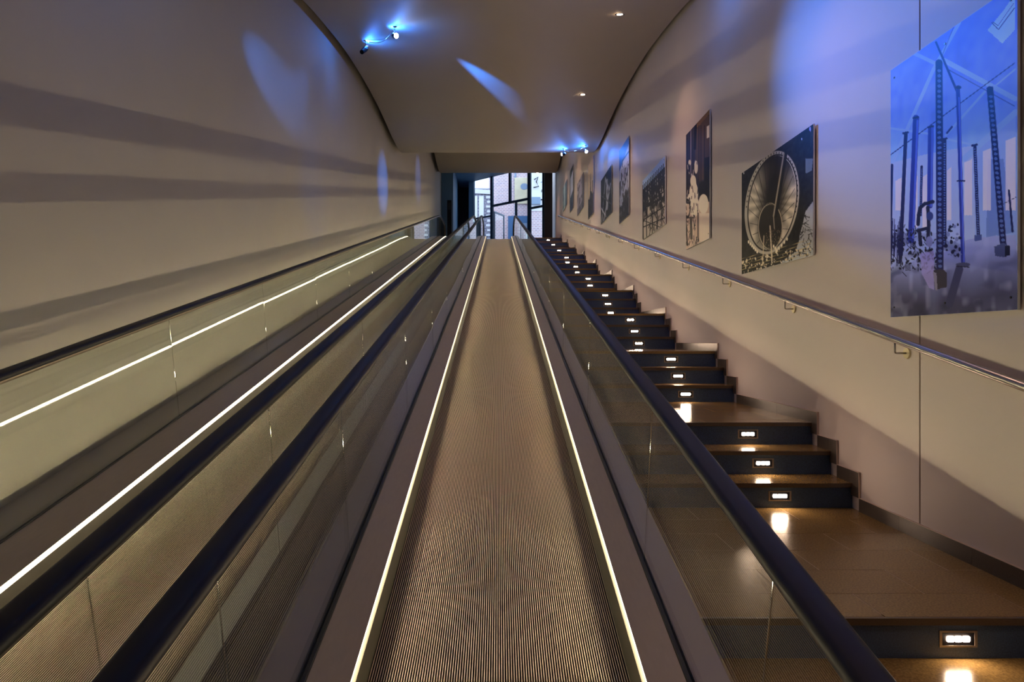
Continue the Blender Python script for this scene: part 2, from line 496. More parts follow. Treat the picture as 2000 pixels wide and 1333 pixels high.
# skirting along the right wall
bb = empty('baseboard_right', (XR, 3, lev0)); tag(bb, kind='structure')
for n, y in enumerate(ry):
    top = lev0 + (n - 2) * H
    yn = (ry[n + 1] if n + 1 < len(ry) else 29.9) - 0.11
    ya = y - 0.11
    # riser-high corner piece then level run in pieces
    o = MB().box(XR - 0.014, XR - 0.0005, ya, y + 0.02, top - H + 0.093, top + 0.092).build('skirting_tile', M['grans'], bb); put(o, bb.location)
    a = y + 0.021
    while a < yn - 0.01:
        b = min(a + 0.66, yn)
        o = MB().box(XR - 0.014, XR - 0.0005, a, b - 0.002, top, top + 0.092).build('skirting_tile', M['grans'], bb); put(o, bb.location)
        a = b
    if n < 12:
        o = MB().box(XR - 0.0155, XR - 0.0005, ya - 0.002, yn - 0.002, top + 0.092, top + 0.0945).box(XR - 0.0155, XR - 0.0005, ya - 0.0025, ya, top - H + 0.092, top + 0.0945).build('skirting_edge', M['sedge'], bb)
        put(o, bb.location)

# ------------------------------------------------------------------ step lights
ordn = ['first', 'second', 'third', 'fourth', 'fifth', 'sixth', 'seventh', 'eighth', 'ninth', 'tenth', 'eleventh']
for n, (y, bot, top, _) in enumerate(risers):
    if n < 2: continue
    if n >= 24 and n % 3 == 1: continue
    zc = bot + H * 0.47
    xc = 2.01 if n > 2 else 1.985
    e = empty('step_light', (xc, y, zc))
    k, i = divmod(n, 3)
    if n == 2: lab = 'largest glowing step light, in the lowest riser at the bottom right corner'
    else: lab = 'glowing step light in the %s riser of the %s flight above the wide tiled landing' % (['lowest', 'middle', 'topmost'][i], ordn[k - 1])
    tag(e, lab, 'step light', 'step lights set into the stair risers')
    fb = MB()
    fb.box(-0.082, 0.082, -0.004, 0.0, 0.028, 0.036).box(-0.082, 0.082, -0.004, 0.0, -0.036, -0.028)
    fb.box(-0.082, -0.070, -0.004, 0.0, -0.028, 0.028).box(0.070, 0.082, -0.004, 0.0, -0.028, 0.028)
    fb.build('frame', M['trim'], e)
    MB().box(-0.070, 0.070, -0.0015, 0.0, -0.028, 0.028).build('face_plate', M['black'], e)
    for q in range(3):
        xq = (q - 1) * 0.034
        MB().prism([(xq + 0.0165 * math.copysign(abs(math.cos(a)) ** 0.45, math.cos(a)), 0.013 * math.copysign(abs(math.sin(a)) ** 0.6, math.sin(a))) for a in [2 * math.pi * j / 12 for j in range(12)]],
                   'y', -0.0045, -0.0018).build('lamp', M['stepl'], e)

# ------------------------------------------------------------------ wall handrail
hr = empty('wall_handrail', (2.45, 12, SL * 12 - 0.9))
tag(hr, 'polished steel tube handrail on brackets sloping up the right wall', 'handrail')
o = MB().tube([(2.45, y, SL * y - 0.90) for y in (-1.5, 4, 10, 16, 22, 28.1)] + [(2.47, 28.25, SL * 28.15 - 0.92), (2.53, 28.3, SL * 28.15 - 0.93)], 0.0235, 20).build('rail_tube', M['steel'], hr, True)
put(o, hr.location)
yb = 4.22 - 1.62 * 2
while yb < 28:
    zc = SL * yb - 0.90
    o = MB().tube([(2.45, yb, zc - 0.02), (2.45, yb, zc - 0.075), (2.453, yb, zc - 0.084), (2.462, yb, zc - 0.087), (2.525, yb, zc - 0.087)], 0.006, 8).build('bracket', M['steel'], hr, True)
    put(o, hr.location)
    r_ = MB().tube([(2.519, yb, zc - 0.087), (2.5295, yb, zc - 0.087)], 0.033, 20, 0.036).build('rosette', M['brass'], o)
    put(r_, hr.location)
    yb += 1.62

# ------------------------------------------------------------------ lamps
def aim(obj, src, dst):
    d = Vector(dst) - Vector(src)
    obj.rotation_euler = d.to_track_quat('-Z', 'Y').to_euler()
def spotlamp(name, loc, dst, power, angle, blend, col, parent=None, size=0.03):
    l = bpy.data.lights.new(name, 'SPOT')
    l.energy = power; l.spot_size = math.radians(angle); l.spot_blend = blend; l.color = col
    l.shadow_soft_size = size
    o = bpy.data.objects.new(name, l); C.objects.link(o); o.location = loc
    aim(o, loc, dst)
    if parent:
        o.parent = parent; o.location = Vector(loc) - parent.location
    return o

def downlight(y, lab):
    z = ceil_z(y)
    sl_ = (ceil_z(y + 0.05) - ceil_z(y - 0.05)) / 0.1
    e = empty('downlight', (1.65, y, z)); tag(e, lab, 'ceiling light', 'recessed downlights along the ceiling')
    e.rotation_euler = (math.atan(sl_), 0, 0)
    v = []; f = []; N = 24
    rings = [(0.062, -0.001), (0.058, -0.005), (0.040, -0.005), (0.036, 0.0), (0.036, -0.001)]
    for r, h in rings:
        for k in range(N): v.append((r * math.cos(2 * math.pi * k / N), r * math.sin(2 * math.pi * k / N), h))
    for q in range(len(rings) - 1):
        for k in range(N): f.append((q * N + k, q * N + (k + 1) % N, (q + 1) * N + (k + 1) % N, (q + 1) * N + k))
    ob('trim_ring', v, f, M['trim'], e)
    ob('lamp', [(0.040 * math.cos(2 * math.pi * k / N), 0.040 * math.sin(2 * math.pi * k / N), -0.0045) for k in range(N)], [tuple(reversed(range(N)))], M['downl'], e)
    for a in (0, math.pi):
        MB().box(0.060 * math.cos(a) - 0.006, 0.060 * math.cos(a) + 0.006, -0.003, 0.003, -0.012, 0).build('clip', M['black'], e)
    s = spotlamp('downlight_beam', (1.65, y, z - 0.02), (1.75, y - 0.05, z - 3), 60 if y < 6 else 105, 92, 1.0, WARM, None, 0.035)
for q, y in enumerate([1.1, 5.2, 9.3, 13.4, 17.5 + 0.6, 21.6, 25.7, 29.1]):
    lab = {2: 'recessed warm downlight nearest the top edge, large glow', 3: 'recessed warm downlight in the middle of the wavy ceiling', 7: 'small warm downlight on the far low ceiling edge above the window wall'}.get(q, 'warm recessed ceiling downlight out of the picture, number %s up the passage' % ordn[q])
    downlight(y, lab)

def spotlight(x, y, dst, lab, power, angle, lit=True, group='blue spotlights on the ceiling'):
    z = ceil_z(y)
    e = empty('spotlight', (x, y, z)); tag(e, lab, 'spotlight', group)
    MB().tube([(0, 0, 0), (0, 0, -0.008)], 0.03, 16).build('ceiling_rose', M['chrome'], e)
    MB().tube([(0, 0, -0.005), (0, 0, -0.085)], 0.004, 8).build('stem', M['black'], e)
    d = (Vector(dst) - Vector((x, y, z - 0.14))).normalized()
    c = Vector((0, 0, -0.135))
    sx = d.cross(Vector((0, 0, 1))).normalized()
    MB().tube([c + sx * 0.045, c + sx * 0.048 + Vector((0, 0, 0.045)), Vector((0, 0, -0.085)), c - sx * 0.048 + Vector((0, 0, 0.045)), c - sx * 0.045], 0.005, 6).build('yoke', M['chrome'], e)
    MB().tube([c - d * 0.075, c - d * 0.07, c - d * 0.035], 0.018, 14, 0.030).build('heat_sink', M['chrome'], e)
    MB().tube([c - d * 0.04, c - d * 0.03, c + d * 0.045], 0.033, 18, 0.040).build('lamp_head', M['black'], e)
    u = d.cross(sx)
    N = 18
    e_ = 0.055
    if not lit:      # a long snoot shields this one's lens
        e_ = 0.16
        sn = [c + d * h + sx * r * math.cos(2 * math.pi * k / N) + u * r * math.sin(2 * math.pi * k / N) for (h, r) in ((0.04, 0.041), (0.15, 0.034), (0.15, 0.032), (0.05, 0.037)) for k in range(N)]
        ob('snoot', sn, [(q * N + k, q * N + (k + 1) % N, (q + 1) * N + (k + 1) % N, (q + 1) * N + k) for q in range(3) for k in range(N)], M['black'], e)
    ob('lens', [c + d * 0.0465 + sx * 0.036 * math.cos(2 * math.pi * k / N) + u * 0.036 * math.sin(2 * math.pi * k / N) for k in range(N)], [tuple(range(N))], M['bluel' if lit else 'chrome'], e)
    p = Vector((x, y, z)) + c + d * e_
    spotlamp('spot_beam', p, dst, power, angle, 0.85, BLUE, None, 0.02)
    # point light added for the blue glow on the ceiling around the lamp
    pl = bpy.data.lights.new('spot_spill', 'POINT'); pl.energy = 10; pl.color = BLUE; pl.shadow_soft_size = 0.015
    po = bpy.data.objects.new('spot_spill', pl); C.objects.link(po)
    po.location = Vector((x, y, z)) + Vector((0.0, 0, -0.075)) - d * 0.05
    return e
spotlight(-1.50, 9.85, (2.53, 4.7, 1.95), 'blue spotlight with its glowing lens turned to the camera, right of the near pair', 1700, 23)
spotlight(-2.06, 10.55, (XL, 8.6, 2.9), 'dark headed blue spotlight left of the near ceiling pair by the left wall', 40, 26, False)
spotlight(1.60, 16.9, (XL, 15.6, 3.6), 'small blue spotlight at the far low part of the wavy ceiling, left of its pair', 600, 21)
spotlight(2.12, 16.6, (2.53, 14.2, 3.2), 'small blue spotlight with bright lens beside the right wall over the far pictures', 55, 44)
spotlight(1.8, 23.2, (XL, 22.4, 5.3), 'unseen added blue spotlight behind the ceiling wave beyond the far pair', 300, 22)  # added out of sight to throw a blue patch on the far left wall
spotlight(1.9, 7.4, (XL, 9.7, 2.1), 'unseen added blue spotlight on the ceiling above the upper edge of the picture', 90, 16)  # added out of view for a dim blue patch on the left wall
spotlight(-1.55, 4.4, (XL, 8.1, 3.05), 'unseen added blue spotlight on the ceiling nearest the camera, above the picture edge', 750, 14)  # added out of view for the long blue streak on the left wall
def cable(a, b, lab):
    (xa, ya), (xb, yb_) = a, b
    pts = []
    for k in range(13):
        t = 0.06 + 0.88 * k / 12; x = xa + (xb - xa) * t; y = ya + (yb_ - ya) * t + 0.25 * math.sin(math.pi * t)
        pts.append((x, y, ceil_z(y) - 0.014 - 0.03 * math.sin(math.pi * t)))
    tag(MB().tube(pts, 0.006, 6).build('cable', M['chrome'], None, True), lab, 'cable')
cable((-2.06, 10.55), (-1.5, 9.85), 'thin curved supply cable between the two near blue ceiling spotlights')
cable((1.60, 16.9), (2.12, 16.6), 'thin supply cable between the two far blue ceiling spotlights')
# extra grazing beam added beside the near lamp for the blue ceiling streak
spotlamp('graze_beam', (-1.35, 9.95, ceil_z(9.9) - 0.13), (0.20, 13.5, ceil_z(13.5)), 4200, 9.5, 0.8, BLUE, None, 0.03)

# ------------------------------------------------------------------ printed pictures on the right wall
class Canvas:
    """a flat print; W x H cells, drawn in the coordinates in which it was measured"""
    def __init__(s, yf, yn, zt, zb, x, res):
        s.W = int((yf - yn) * res) + 1; s.H = int((zt - zb) * res) + 1
        Y = np.linspace(yf, yn, s.W)[None, :].repeat(s.H, 0); Z = np.linspace(zt, zb, s.H)[:, None].repeat(s.W, 1)
        s.X = CX + F * x / Y; s.Y = CY - F * Z / Y
        s.u = np.linspace(0, 1, s.W)[None, :].repeat(s.H, 0); s.v = np.linspace(0, 1, s.H)[:, None].repeat(s.W, 1)
        s.px = 1333 * x / yf / yf / res      # size of a cell
        s.c = np.zeros((s.H, s.W, 3))
        s.rs = np.random.RandomState(3)
    def noise(s, n, m=None):
        g = s.rs.rand(n + 2, (m or n) + 2)
        a = s.v * n; b = s.u * (m or n); i = a.astype(int); j = b.astype(int); a = a - i; b = b - j
        a = a * a * (3 - 2 * a); b = b * b * (3 - 2 * b)
        return (g[i, j] * (1 - a) + g[i + 1, j] * a) * (1 - b) + (g[i, j + 1] * (1 - a) + g[i + 1, j + 1] * a) * b
    def blend(s, a, col):
        a = np.clip(a, 0, 1)[..., None]
        s.c = s.c * (1 - a) + np.array(col) * a if not isinstance(col, np.ndarray) or col.ndim == 1 else s.c * (1 - a) + col * a
    def line(s, x0, y0, x1, y1, w, col, al=1.0, w2=None):
        dx, dy = x1 - x0, y1 - y0; L = dx * dx + dy * dy + 1e-9
        t = np.clip(((s.X - x0) * dx + (s.Y - y0) * dy) / L, 0, 1)
        d = np.hypot(s.X - x0 - t * dx, s.Y - y0 - t * dy)
        ww = w if w2 is None else w + (w2 - w) * t
        s.blend((ww / 2 - d) / 0.6 * al + 0.5 * al, col)
    def poly(s, pts, col, al=1.0):
        ins = np.zeros(s.X.shape, bool); n = len(pts)
        for i in range(n):
            (xa, ya), (xb, yb) = pts[i], pts[(i + 1) % n]
            if ya == yb: continue
            c = ((ya > s.Y) != (yb > s.Y)) & (s.X < (xb - xa) * (s.Y - ya) / (yb - ya) + xa)
            ins ^= c
        s.blend(ins * al, col)
    def er(s, x, y, a, b, tilt=0):
        c, q = math.cos(tilt), math.sin(tilt)
        p = (s.X - x) * c + (s.Y - y) * q; r = -(s.X - x) * q + (s.Y - y) * c
        return np.hypot(p / a, r / b)
    def ell(s, x, y, a, b, col, al=1.0, tilt=0):
        s.blend((1 - s.er(x, y, a, b, tilt)) * min(a, b) / 0.6 * al, col)
    def ring(s, x, y, a, b, w, col, al=1.0, tilt=0):
        s.blend((w / 2 - abs(s.er(x, y, a, b, tilt) - 1) * min(a, b)) / 0.5 * al, col)
    def lattice(s, x0, y0, x1, y1, w, col, hi):
        s.line(x0, y0, x1, y1, w, col, 0.80)
        t = (s.Y - y0) / (y1 - y0); xc = x0 + (x1 - x0) * t
        k = ((s.Y - y0) % (w * 0.72)) / (w * 0.72)
        m = (abs(s.X - xc) < w * 0.27) & (abs(k - 0.5) < 0.34 - abs(s.X - xc) / w * 0.7) & (t > 0.03) & (t < 1)
        s.blend(m * 0.5, hi)

def poster(yf, yn, zt, zb, lab, draw, res, group):
    x = 2.503
    e = empty('wall_picture', (2.51, (yf + yn) / 2, zb)); tag(e, lab, 'picture', group)
    o = MB().box(x + 0.001, x + 0.013, yn, yf, zb, zt).build('panel', M['wside'], e); put(o, e.location)
    cv = Canvas(yf, yn, zt, zb, x, res); draw(cv)
    W, Hh = cv.W, cv.H
    Y = np.linspace(yf - 0.0015, yn + 0.0015, W)[None, :].repeat(Hh, 0); Z = np.linspace(zt - 0.0015, zb + 0.0015, Hh)[:, None].repeat(W, 1)
    co = np.stack([np.full(Y.shape, x) - e.location.x, Y - e.location.y, Z - e.location.z], -1).reshape(-1, 3)
    me = bpy.data.meshes.new('print')
    me.vertices.add(W * Hh); me.vertices.foreach_set('co', co.ravel())
    i = np.arange((Hh - 1) * (W - 1)); r, c = i // (W - 1), i % (W - 1); a = r * W + c
    q = np.stack([a, a + W, a + W + 1, a + 1], -1)
    me.loops.add(q.size); me.loops.foreach_set('vertex_index', q.ravel())
    me.polygons.add(len(q)); me.polygons.foreach_set('loop_start', np.arange(len(q)) * 4); me.polygons.foreach_set('loop_total', np.full(len(q), 4))
    me.update(calc_edges=True)
    at = me.color_attributes.new('picture', 'FLOAT_COLOR', 'POINT')
    s_ = np.clip((cv.c - 0.5) * 1.18 + 0.53, 0.01, 1); lin = np.where(s_ <= 0.04045, s_ / 12.92, ((s_ + 0.055) / 1.055) ** 2.4)
    at.data.foreach_set('color', np.concatenate([lin, np.ones((Hh, W, 1))], -1).reshape(-1).astype(np.float32))
    me.materials.append(PRINT)
    po = bpy.data.objects.new('print', me); C.objects.link(po); po.parent = e
    for (fy, fz) in ((0.04, 0.04), (0.96, 0.04), (0.04, 0.96), (0.96, 0.96), (0.5, 0.04), (0.5, 0.96)):
        yy = yn + (yf - yn) * fy - e.location.y; zz = (zt - zb) * fz
        sgn = MB().tube([(x - 2.51 - 0.003, yy, zz), (x - 2.51 + 0.002, yy, zz)], 0.006, 8).build('fixing_screw', M['black'], e)
    return e
PRINT = mat('printed_picture', (0.5, 0.5, 0.5), 0.45, spec=0.18)
_a = PRINT.node_tree.nodes.new('ShaderNodeAttribute'); _a.attribute_name = 'picture'
PRINT.node_tree.links.new(_a.outputs['Color'], PRINT.node_tree.nodes['Principled BSDF'].inputs['Base Color'])

def A(x, y): return (1720 + x / 4.164, y / 4.164)
def B(x, y): return (1720 + x / 4.164, 310 + y / 4.164)
def draw1(c):
    D = (0.13, 0.16, 0.44); L = (0.62, 0.74, 1.0)
    t = np.clip((c.Y - 40) / 300, 0, 1)[..., None]
    c.c = np.array([0.42, 0.50, 0.93]) * (1 - t) + np.array([0.56, 0.70, 0.98]) * t
    c.c *= (0.88 + 0.22 * c.noise(7, 5) + 0.1 * c.noise(30, 20))[..., None]
    # walls
    c.poly([A(0, 1345), A(380, 1250), A(760, 1180), A(1100, 925), (1990, 640), (1730, 640)], (0.70, 0.76, 0.92))
    c.poly([A(760, 1180), A(1100, 925), (1990, 480), (1905, 480)], (0.60, 0.70, 0.93))
    c.poly([B(870, 0), B(1000, 0), B(1090, 600), B(860, 640)], (0.36, 0.46, 0.72), 0.55)
    for (x0, y0, x1, y1) in ((120, 180, 170, 420), (285, 160, 300, 560), (340, 150, 380, 560), (540, 95, 575, 500), (680, 30, 745, 460), (830, -60, 900, 420), (1015, -150, 1100, 420)):
        c.poly([B(x0, y0), B(x1, y0 - 30), B(x1, y1), B(x0, y1)], (0.93, 0.88, 0.95), 0.85)
    # ceiling beams
    for (p, q, w, a) in (((640, 180), (430, 560), 7, .7), ((430, 560), (100, 1310), 7, .8), ((520, 490), (1095, 800), 10, .95), ((850, 740), (530, 1100), 5, .6), ((270, 430), (440, 510), 8, .5), ((70, 1040), (420, 1090), 5, .5), ((540, 1130), (770, 1180), 5, .5), ((1095, 560), (880, 740), 4, .4), ((1100, 910), (680, 1290), 12, .6)):
        c.line(*A(*p), *A(*q), w, L, a)
    c.line(*A(545, 560), *A(1090, 860), 2, D, .35); c.line(*A(600, 200), *A(500, 450), 2, D, .25)
    c.poly([A(870, 240), A(990, 350), A(1095, 235), A(1095, -60), A(1000, 80)], (0.72, 0.84, 1.0))
    c.line(*A(905, 180), *A(960, 235), 1.6, D, .8); c.line(*A(960, 235), *A(1090, 60), 1.6, D, .8); c.line(*A(915, 175), *A(955, 205), 1, D, .8); c.line(*A(955, 205), *A(1085, 20), 1, D, .7)
    # floor
    fl = [B(60, 950), B(330, 800), B(520, 760), B(700, 660), B(950, 625), B(1100, 620), (1995, 640), (1725, 640)]
    c.poly(fl, (0.62, 0.66, 0.86))
    m = np.clip((c.Y - 500 + (c.X - 1850) * 0.12) / 90, 0, 1) * 0.80
    ins = c.Y > 455
    c.blend(m * ins * (0.75 + 0.5 * c.noise(14, 10)), (0.20, 0.20, 0.32))
    c.blend(ins * np.clip(c.noise(26, 20) - 0.6, 0, 1) * 0.9, (0.78, 0.80, 0.95))
    c.blend(ins * np.clip(c.noise(34, 12) - 0.62, 0, 1) * 1.2, (0.12, 0.13, 0.25))
    c.line(*B(640, 900), *B(560, 1180), 16, (0.24, 0.25, 0.40), .5)
    # cables
    c.line(*A(70, 1265), *A(1090, 510), 1.8, D, .95); c.line(*A(450, 340), *A(630, 760), 4, D, .85, 5)
    c.line(*A(540, 1080), *A(580, 1030), 4, D, .7)
    # far columns then near ones
    K = (0.10, 0.12, 0.33)
    c.line(1742, 322, 1738, 500, 5, K); c.lattice(1800, 325, 1798, 420, 5, K, L); c.lattice(1845, 273, 1845, 480, 7, K, L)
    c.lattice(1904, 284, 1911, 460, 6.5, K, L); c.line(1971, 372, 1978, 452, 4, K); c.line(1960, 398, 1985, 385, 1, K)
    c.line(1818, 250, 1816, 402, 11, (0.20, 0.25, 0.62)); c.line(1821, 250, 1819, 402, 4, (0.34, 0.42, 0.80))
    c.line(1789, 230, 1779, 470, 12, (0.17, 0.22, 0.58)); c.line(1792, 235, 1783, 465, 4, (0.34, 0.42, 0.82))
    c.line(1769, 260, 1758, 510, 7, K)
    c.line(1871, 170, 1881, 515, 8, (0.18, 0.23, 0.60)); c.line(1873, 190, 1883, 512, 3, (0.36, 0.44, 0.85))
    c.line(1870, 353, 1884, 353, 3, K); c.ell(1872, 170, 6, 4, K); c.ell(1881, 517, 15, 4.5, (0.30, 0.32, 0.45)); c.line(1868, 520, 1893, 522, 2, (0.1, 0.1, 0.2), .8)
    for (x, y) in ((1834, 122), (1789, 230), (1769, 260), (1818, 248), (1845, 272), (1904, 284), (1934, 172)):
        c.line(x - 5, y, x + 4, y - 2, 4, K, .9)
    # machinery
    rs = np.random.RandomState(5)
    for _ in range(150):
        x = rs.uniform(1738, 1832); y = rs.uniform(448, 528) - (1832 - x) * 0.02
        c.ell(x, y, rs.uniform(1.2, 3), rs.uniform(1.5, 6), (0.07, 0.08, 0.17) if rs.rand() < .8 else (0.42, 0.44, 0.62), .6, rs.uniform(-1, 1))
    for _ in range(50):
        x = rs.uniform(1738, 1835); y = rs.uniform(440, 532); c.line(x, y, x + rs.uniform(-8, 8), y + rs.uniform(-10, 10), 1.3, (0.07, 0.07, 0.16), .9)
    for _ in range(45):
        x = rs.uniform(1846, 1876); y = rs.uniform(438, 500); c.ell(x, y, rs.uniform(1.5, 4), rs.uniform(1.5, 5), (0.07, 0.09, 0.24) if rs.rand() < .75 else (0.5, 0.55, 0.75), .85)
    for _ in range(25):
        x = rs.uniform(1736, 1765); c.line(x, rs.uniform(420, 470), x - 2, rs.uniform(480, 520), 1.2, K, .9)
    for pts in ([(1822, 394), (1806, 398), (1797, 406), (1794, 420), (1793, 438)], [(1812, 405), (1814, 440), (1812, 470)], [(1793, 450), (1812, 446)], [(1796, 455), (1798, 478)]):
        for i in range(len(pts) - 1): c.line(*pts[i], *pts[i + 1], 7, (0.10, 0.11, 0.24))
    c.ell(1816, 422, 7, 9, (0.22, 0.27, 0.50)); c.ell(1815, 472, 7, 11, (0.55, 0.56, 0.75)); c.ring(1778, 474, 7, 9, 1.5, K)
    for q in range(6): c.line(1768, 528 + q * 2.4 - 12, 1778, 528 + q * 2.4 - 12, 1, (0.06, 0.06, 0.12))
    c.poly([(1797, 495), (1824, 490), (1824, 566), (1815, 563), (1800, 535)], (0.66, 0.62, 0.84), .8)
    c.lattice(1834, 122, 1836, 528, 14, K, L)
    c.poly([(1823, 528), (1828, 566), (1849, 561), (1849, 533), (1842, 526)], (0.24, 0.22, 0.26)); c.poly([(1822, 530), (1827, 567), (1831, 568), (1829, 534)], (0.55, 0.54, 0.62))
    c.lattice(1934, 174, 1960, 480, 13, K, L)
    c.poly([(1942, 482), (1944, 500), (1963, 503), (1972, 498), (1972, 482), (1960, 474)], (0.30, 0.34, 0.52)); c.poly([(1963, 480), (1963, 502), (1973, 498), (1973, 480)], (0.08, 0.10, 0.22))
    c.poly([(1903, 460), (1903, 471), (1918, 469), (1917, 458)], (0.30, 0.36, 0.60))

def P2(x, y): return (1420 + x / 4.165, 230 + y / 4.165)
def draw2(c):
    c.c[:] = (0.07, 0.07, 0.06)
    c.c += (c.noise(40, 40) * 0.10)[..., None]
    rt = np.clip((c.X - 1530) / 50, 0, 1) * np.clip((c.Y - 370) / 120, 0, 1)
    c.poly([P2(560, 1090), P2(640, 760), P2(700, 680), P2(700, 1160), P2(430, 1180)], (0.72, 0.74, 0.76), .95)
    c.poly([P2(640, 330), P2(700, 330), P2(690, 430), P2(640, 450)], (0.5, 0.55, 0.6), .8)
    rs = np.random.RandomState(2)
    for _ in range(60):
        x, y = P2(rs.uniform(560, 690), rs.uniform(780, 1120)); a = rs.uniform(0, 6.3); c.line(x, y, x + 9 * math.cos(a), y + 9 * math.sin(a), 1.2, (0.1, 0.1, 0.1), .8)
    for _ in range(260):
        x, y = P2(rs.uniform(100, 690), 0); yy = 1040 + (690 - (x - 1420) * 4.165) * 0.20 + rs.uniform(0, 130)
        y = 230 + yy / 4.165
        c.ell(x, y, rs.uniform(.8, 2.2), rs.uniform(1, 3.5), (0.86, 0.82, 0.74) if rs.rand() < .55 else (0.12, 0.10, 0.06), .9)
    for q in range(5): c.line(*P2(115, 1150 + q * 22), *P2(680, 990 + q * 30), 1, (0.75, 0.68, 0.5), .7)
    ti = math.radians(9); cx, cy = P2(365, 690)
    c.ell(cx, cy, 52, 103, (0.72, 0.70, 0.66), 1, ti); c.ell(cx + 1, cy, 47.5, 97, (0.08, 0.075, 0.07), 1, ti)
    c.ell(cx + 1, cy, 45.5, 94, (0.86, 0.83, 0.77), 1, ti)
    ang = np.arctan2(c.Y - cy, c.X - cx)
    d = c.er(cx, cy, 45, 93, ti)
    c.blend((d < 1) * (0.5 + 0.5 * np.sin(ang * 14)) * 0.28, (0.2, 0.18, 0.15))
    g = np.clip(1.25 - np.hypot((c.X - cx - 1 + (c.Y - cy) * 0.12) / 27, (c.Y - cy + 12) / 105), 0, 1)
    c.blend(g * 1.15 * (d < 1), (0.10, 0.09, 0.08))
    c.blend(np.clip((cy - 30 - c.Y) / 50, 0, 1) * 0.85 * (d < 1), (0.13, 0.12, 0.11))
    for a in np.linspace(0, 2 * math.pi, 22): c.line(cx - 3, cy + 50, cx + 44 * math.cos(a) + 8 * math.sin(-a), cy + 92 * math.sin(a), 0.9, (0.1, 0.09, 0.08), .7)
    for a in np.linspace(0, 2 * math.pi, 60):
        if math.sin(a) < 0.2:
            x = 48.5 * math.cos(a); y = 99 * math.sin(a); c.ell(cx + x * math.cos(ti) - y * math.sin(ti), cy + x * math.sin(ti) + y * math.cos(ti), 1.1, 2.4, (0.05, 0.05, 0.05), .9, ti)
    qx, qy = P2(352, 885)
    c.ell(qx, qy, 23, 45, (0.17, 0.155, 0.13), .8); c.ring(qx, qy, 23, 45, 2.2, (0.7, 0.66, 0.58), .9); c.ring(qx - 1.5, qy, 23, 45, 1.0, (0.05, 0.05, 0.04), .9)
    c.line(*P2(478, 290), *P2(395, 800), 6, (0.06, 0.05, 0.05)); c.line(*P2(462, 290), *P2(378, 800), 3, (0.62, 0.59, 0.53)); c.line(*P2(378, 800), *P2(385, 900), 2, (0.6, 0.57, 0.5))
    c.line(*P2(350, 880), *P2(366, 1180), 2.6, (0.82, 0.78, 0.7)); c.line(*P2(300, 960), *P2(290, 1180), 1.5, (0.8, 0.76, 0.66))
    for _ in range(60):
        x, y = P2(rs.uniform(310, 440), rs.uniform(900, 1060)); c.ell(x, y, .9, 1.6, (0.6, 0.55, 0.45), .8)
    for q in range(9):
        x, y = P2(175 + q * 14 + (q > 5) * 120, 1010 + q * 16 - (q > 5) * 60); c.ell(x, y, 2, 4, (0.9, 0.87, 0.8))
    for q in range(5):
        x, y = P2(400 + q * 22, 1090 - q * 26); c.ell(x, y, 2, 4, (0.9, 0.87, 0.8))
    c.ell(*P2(608, 170), 1.2, 3, (0.85, 0.87, 0.95)); c.ell(*P2(136, 448), 1.2, 3, (0.85, 0.85, 0.85)); c.ell(*P2(676, 90), 2, 6, (0.6, 0.65, 0.85))

def P3(x, y): return (1320 + x / 4.44, 200 + y / 4.44)
def draw3(c):
    c.c[:] = (0.27, 0.24, 0.28)
    c.blend(c.noise(3, 26) * 0.7, (0.10, 0.09, 0.14))
    c.poly([P3(160, 150), P3(290, 30), P3(290, 640), P3(200, 690), P3(170, 480)], (0.36, 0.28, 0.24)); c.poly([P3(175, 230), P3(290, 100), P3(290, 60), P3(175, 170)], (0.5, 0.38, 0.26), .8)
    for x in (100, 122, 138, 200, 218, 248): c.line(*P3(x, 200), *P3(x, 720), 1.6, (0.10, 0.09, 0.13), .8)
    c.line(*P3(130, 210), *P3(130, 640), 2, (0.55, 0.5, 0.55), .8); c.line(*P3(172, 170), *P3(165, 400), 4.5, (0.06, 0.05, 0.07))
    c.poly([P3(268, 210), P3(290, 190), P3(290, 300), P3(268, 310)], (0.92, 0.85, 0.8))
    c.poly([P3(245, 480), P3(290, 470), P3(290, 960), P3(245, 960)], (0.06, 0.05, 0.06)); c.ell(*P3(240, 760), 11, 18, (0.07, 0.06, 0.07))
    c.poly([P3(70, 900), P3(90, 880), P3(290, 860), P3(290, 1300), P3(70, 1300)], (0.80, 0.72, 0.66))
    W = (0.93, 0.86, 0.80)
    rs = np.random.RandomState(8)
    for (x, y, a, b) in ((240, 880, 10, 20), (155, 790, 9, 24), (160, 900, 10, 22), (120, 520, 3, 6), (175, 560, 4, 14), (150, 680, 6, 12), (115, 830, 5, 9), (240, 840, 8, 10)): c.ell(*P3(x, y), a, b, W, .92)
    for _ in range(110):
        x, y = P3(rs.uniform(80, 195), rs.uniform(500, 1250)); c.line(x, y, x + rs.uniform(-2, 2), y + rs.uniform(3, 14), 1.1, (0.09, 0.08, 0.09) if rs.rand() < .72 else W, .85)
    c.ring(*P3(100, 920), 5, 17, 2, (0.07, 0.06, 0.07)); c.line(*P3(85, 990), *P3(100, 1240), 2.4, (0.07, 0.06, 0.07)); c.line(*P3(192, 960), *P3(192, 1210), 1.8, (0.08, 0.07, 0.08))
    c.poly([P3(205, 960), P3(290, 960), P3(290, 1200), P3(205, 1210)], W, .9); c.line(*P3(110, 1000), *P3(150, 1000), 2, (0.1, 0.1, 0.1)); c.line(*P3(130, 1000), *P3(135, 1180), 5, (0.35, 0.32, 0.3), .8)

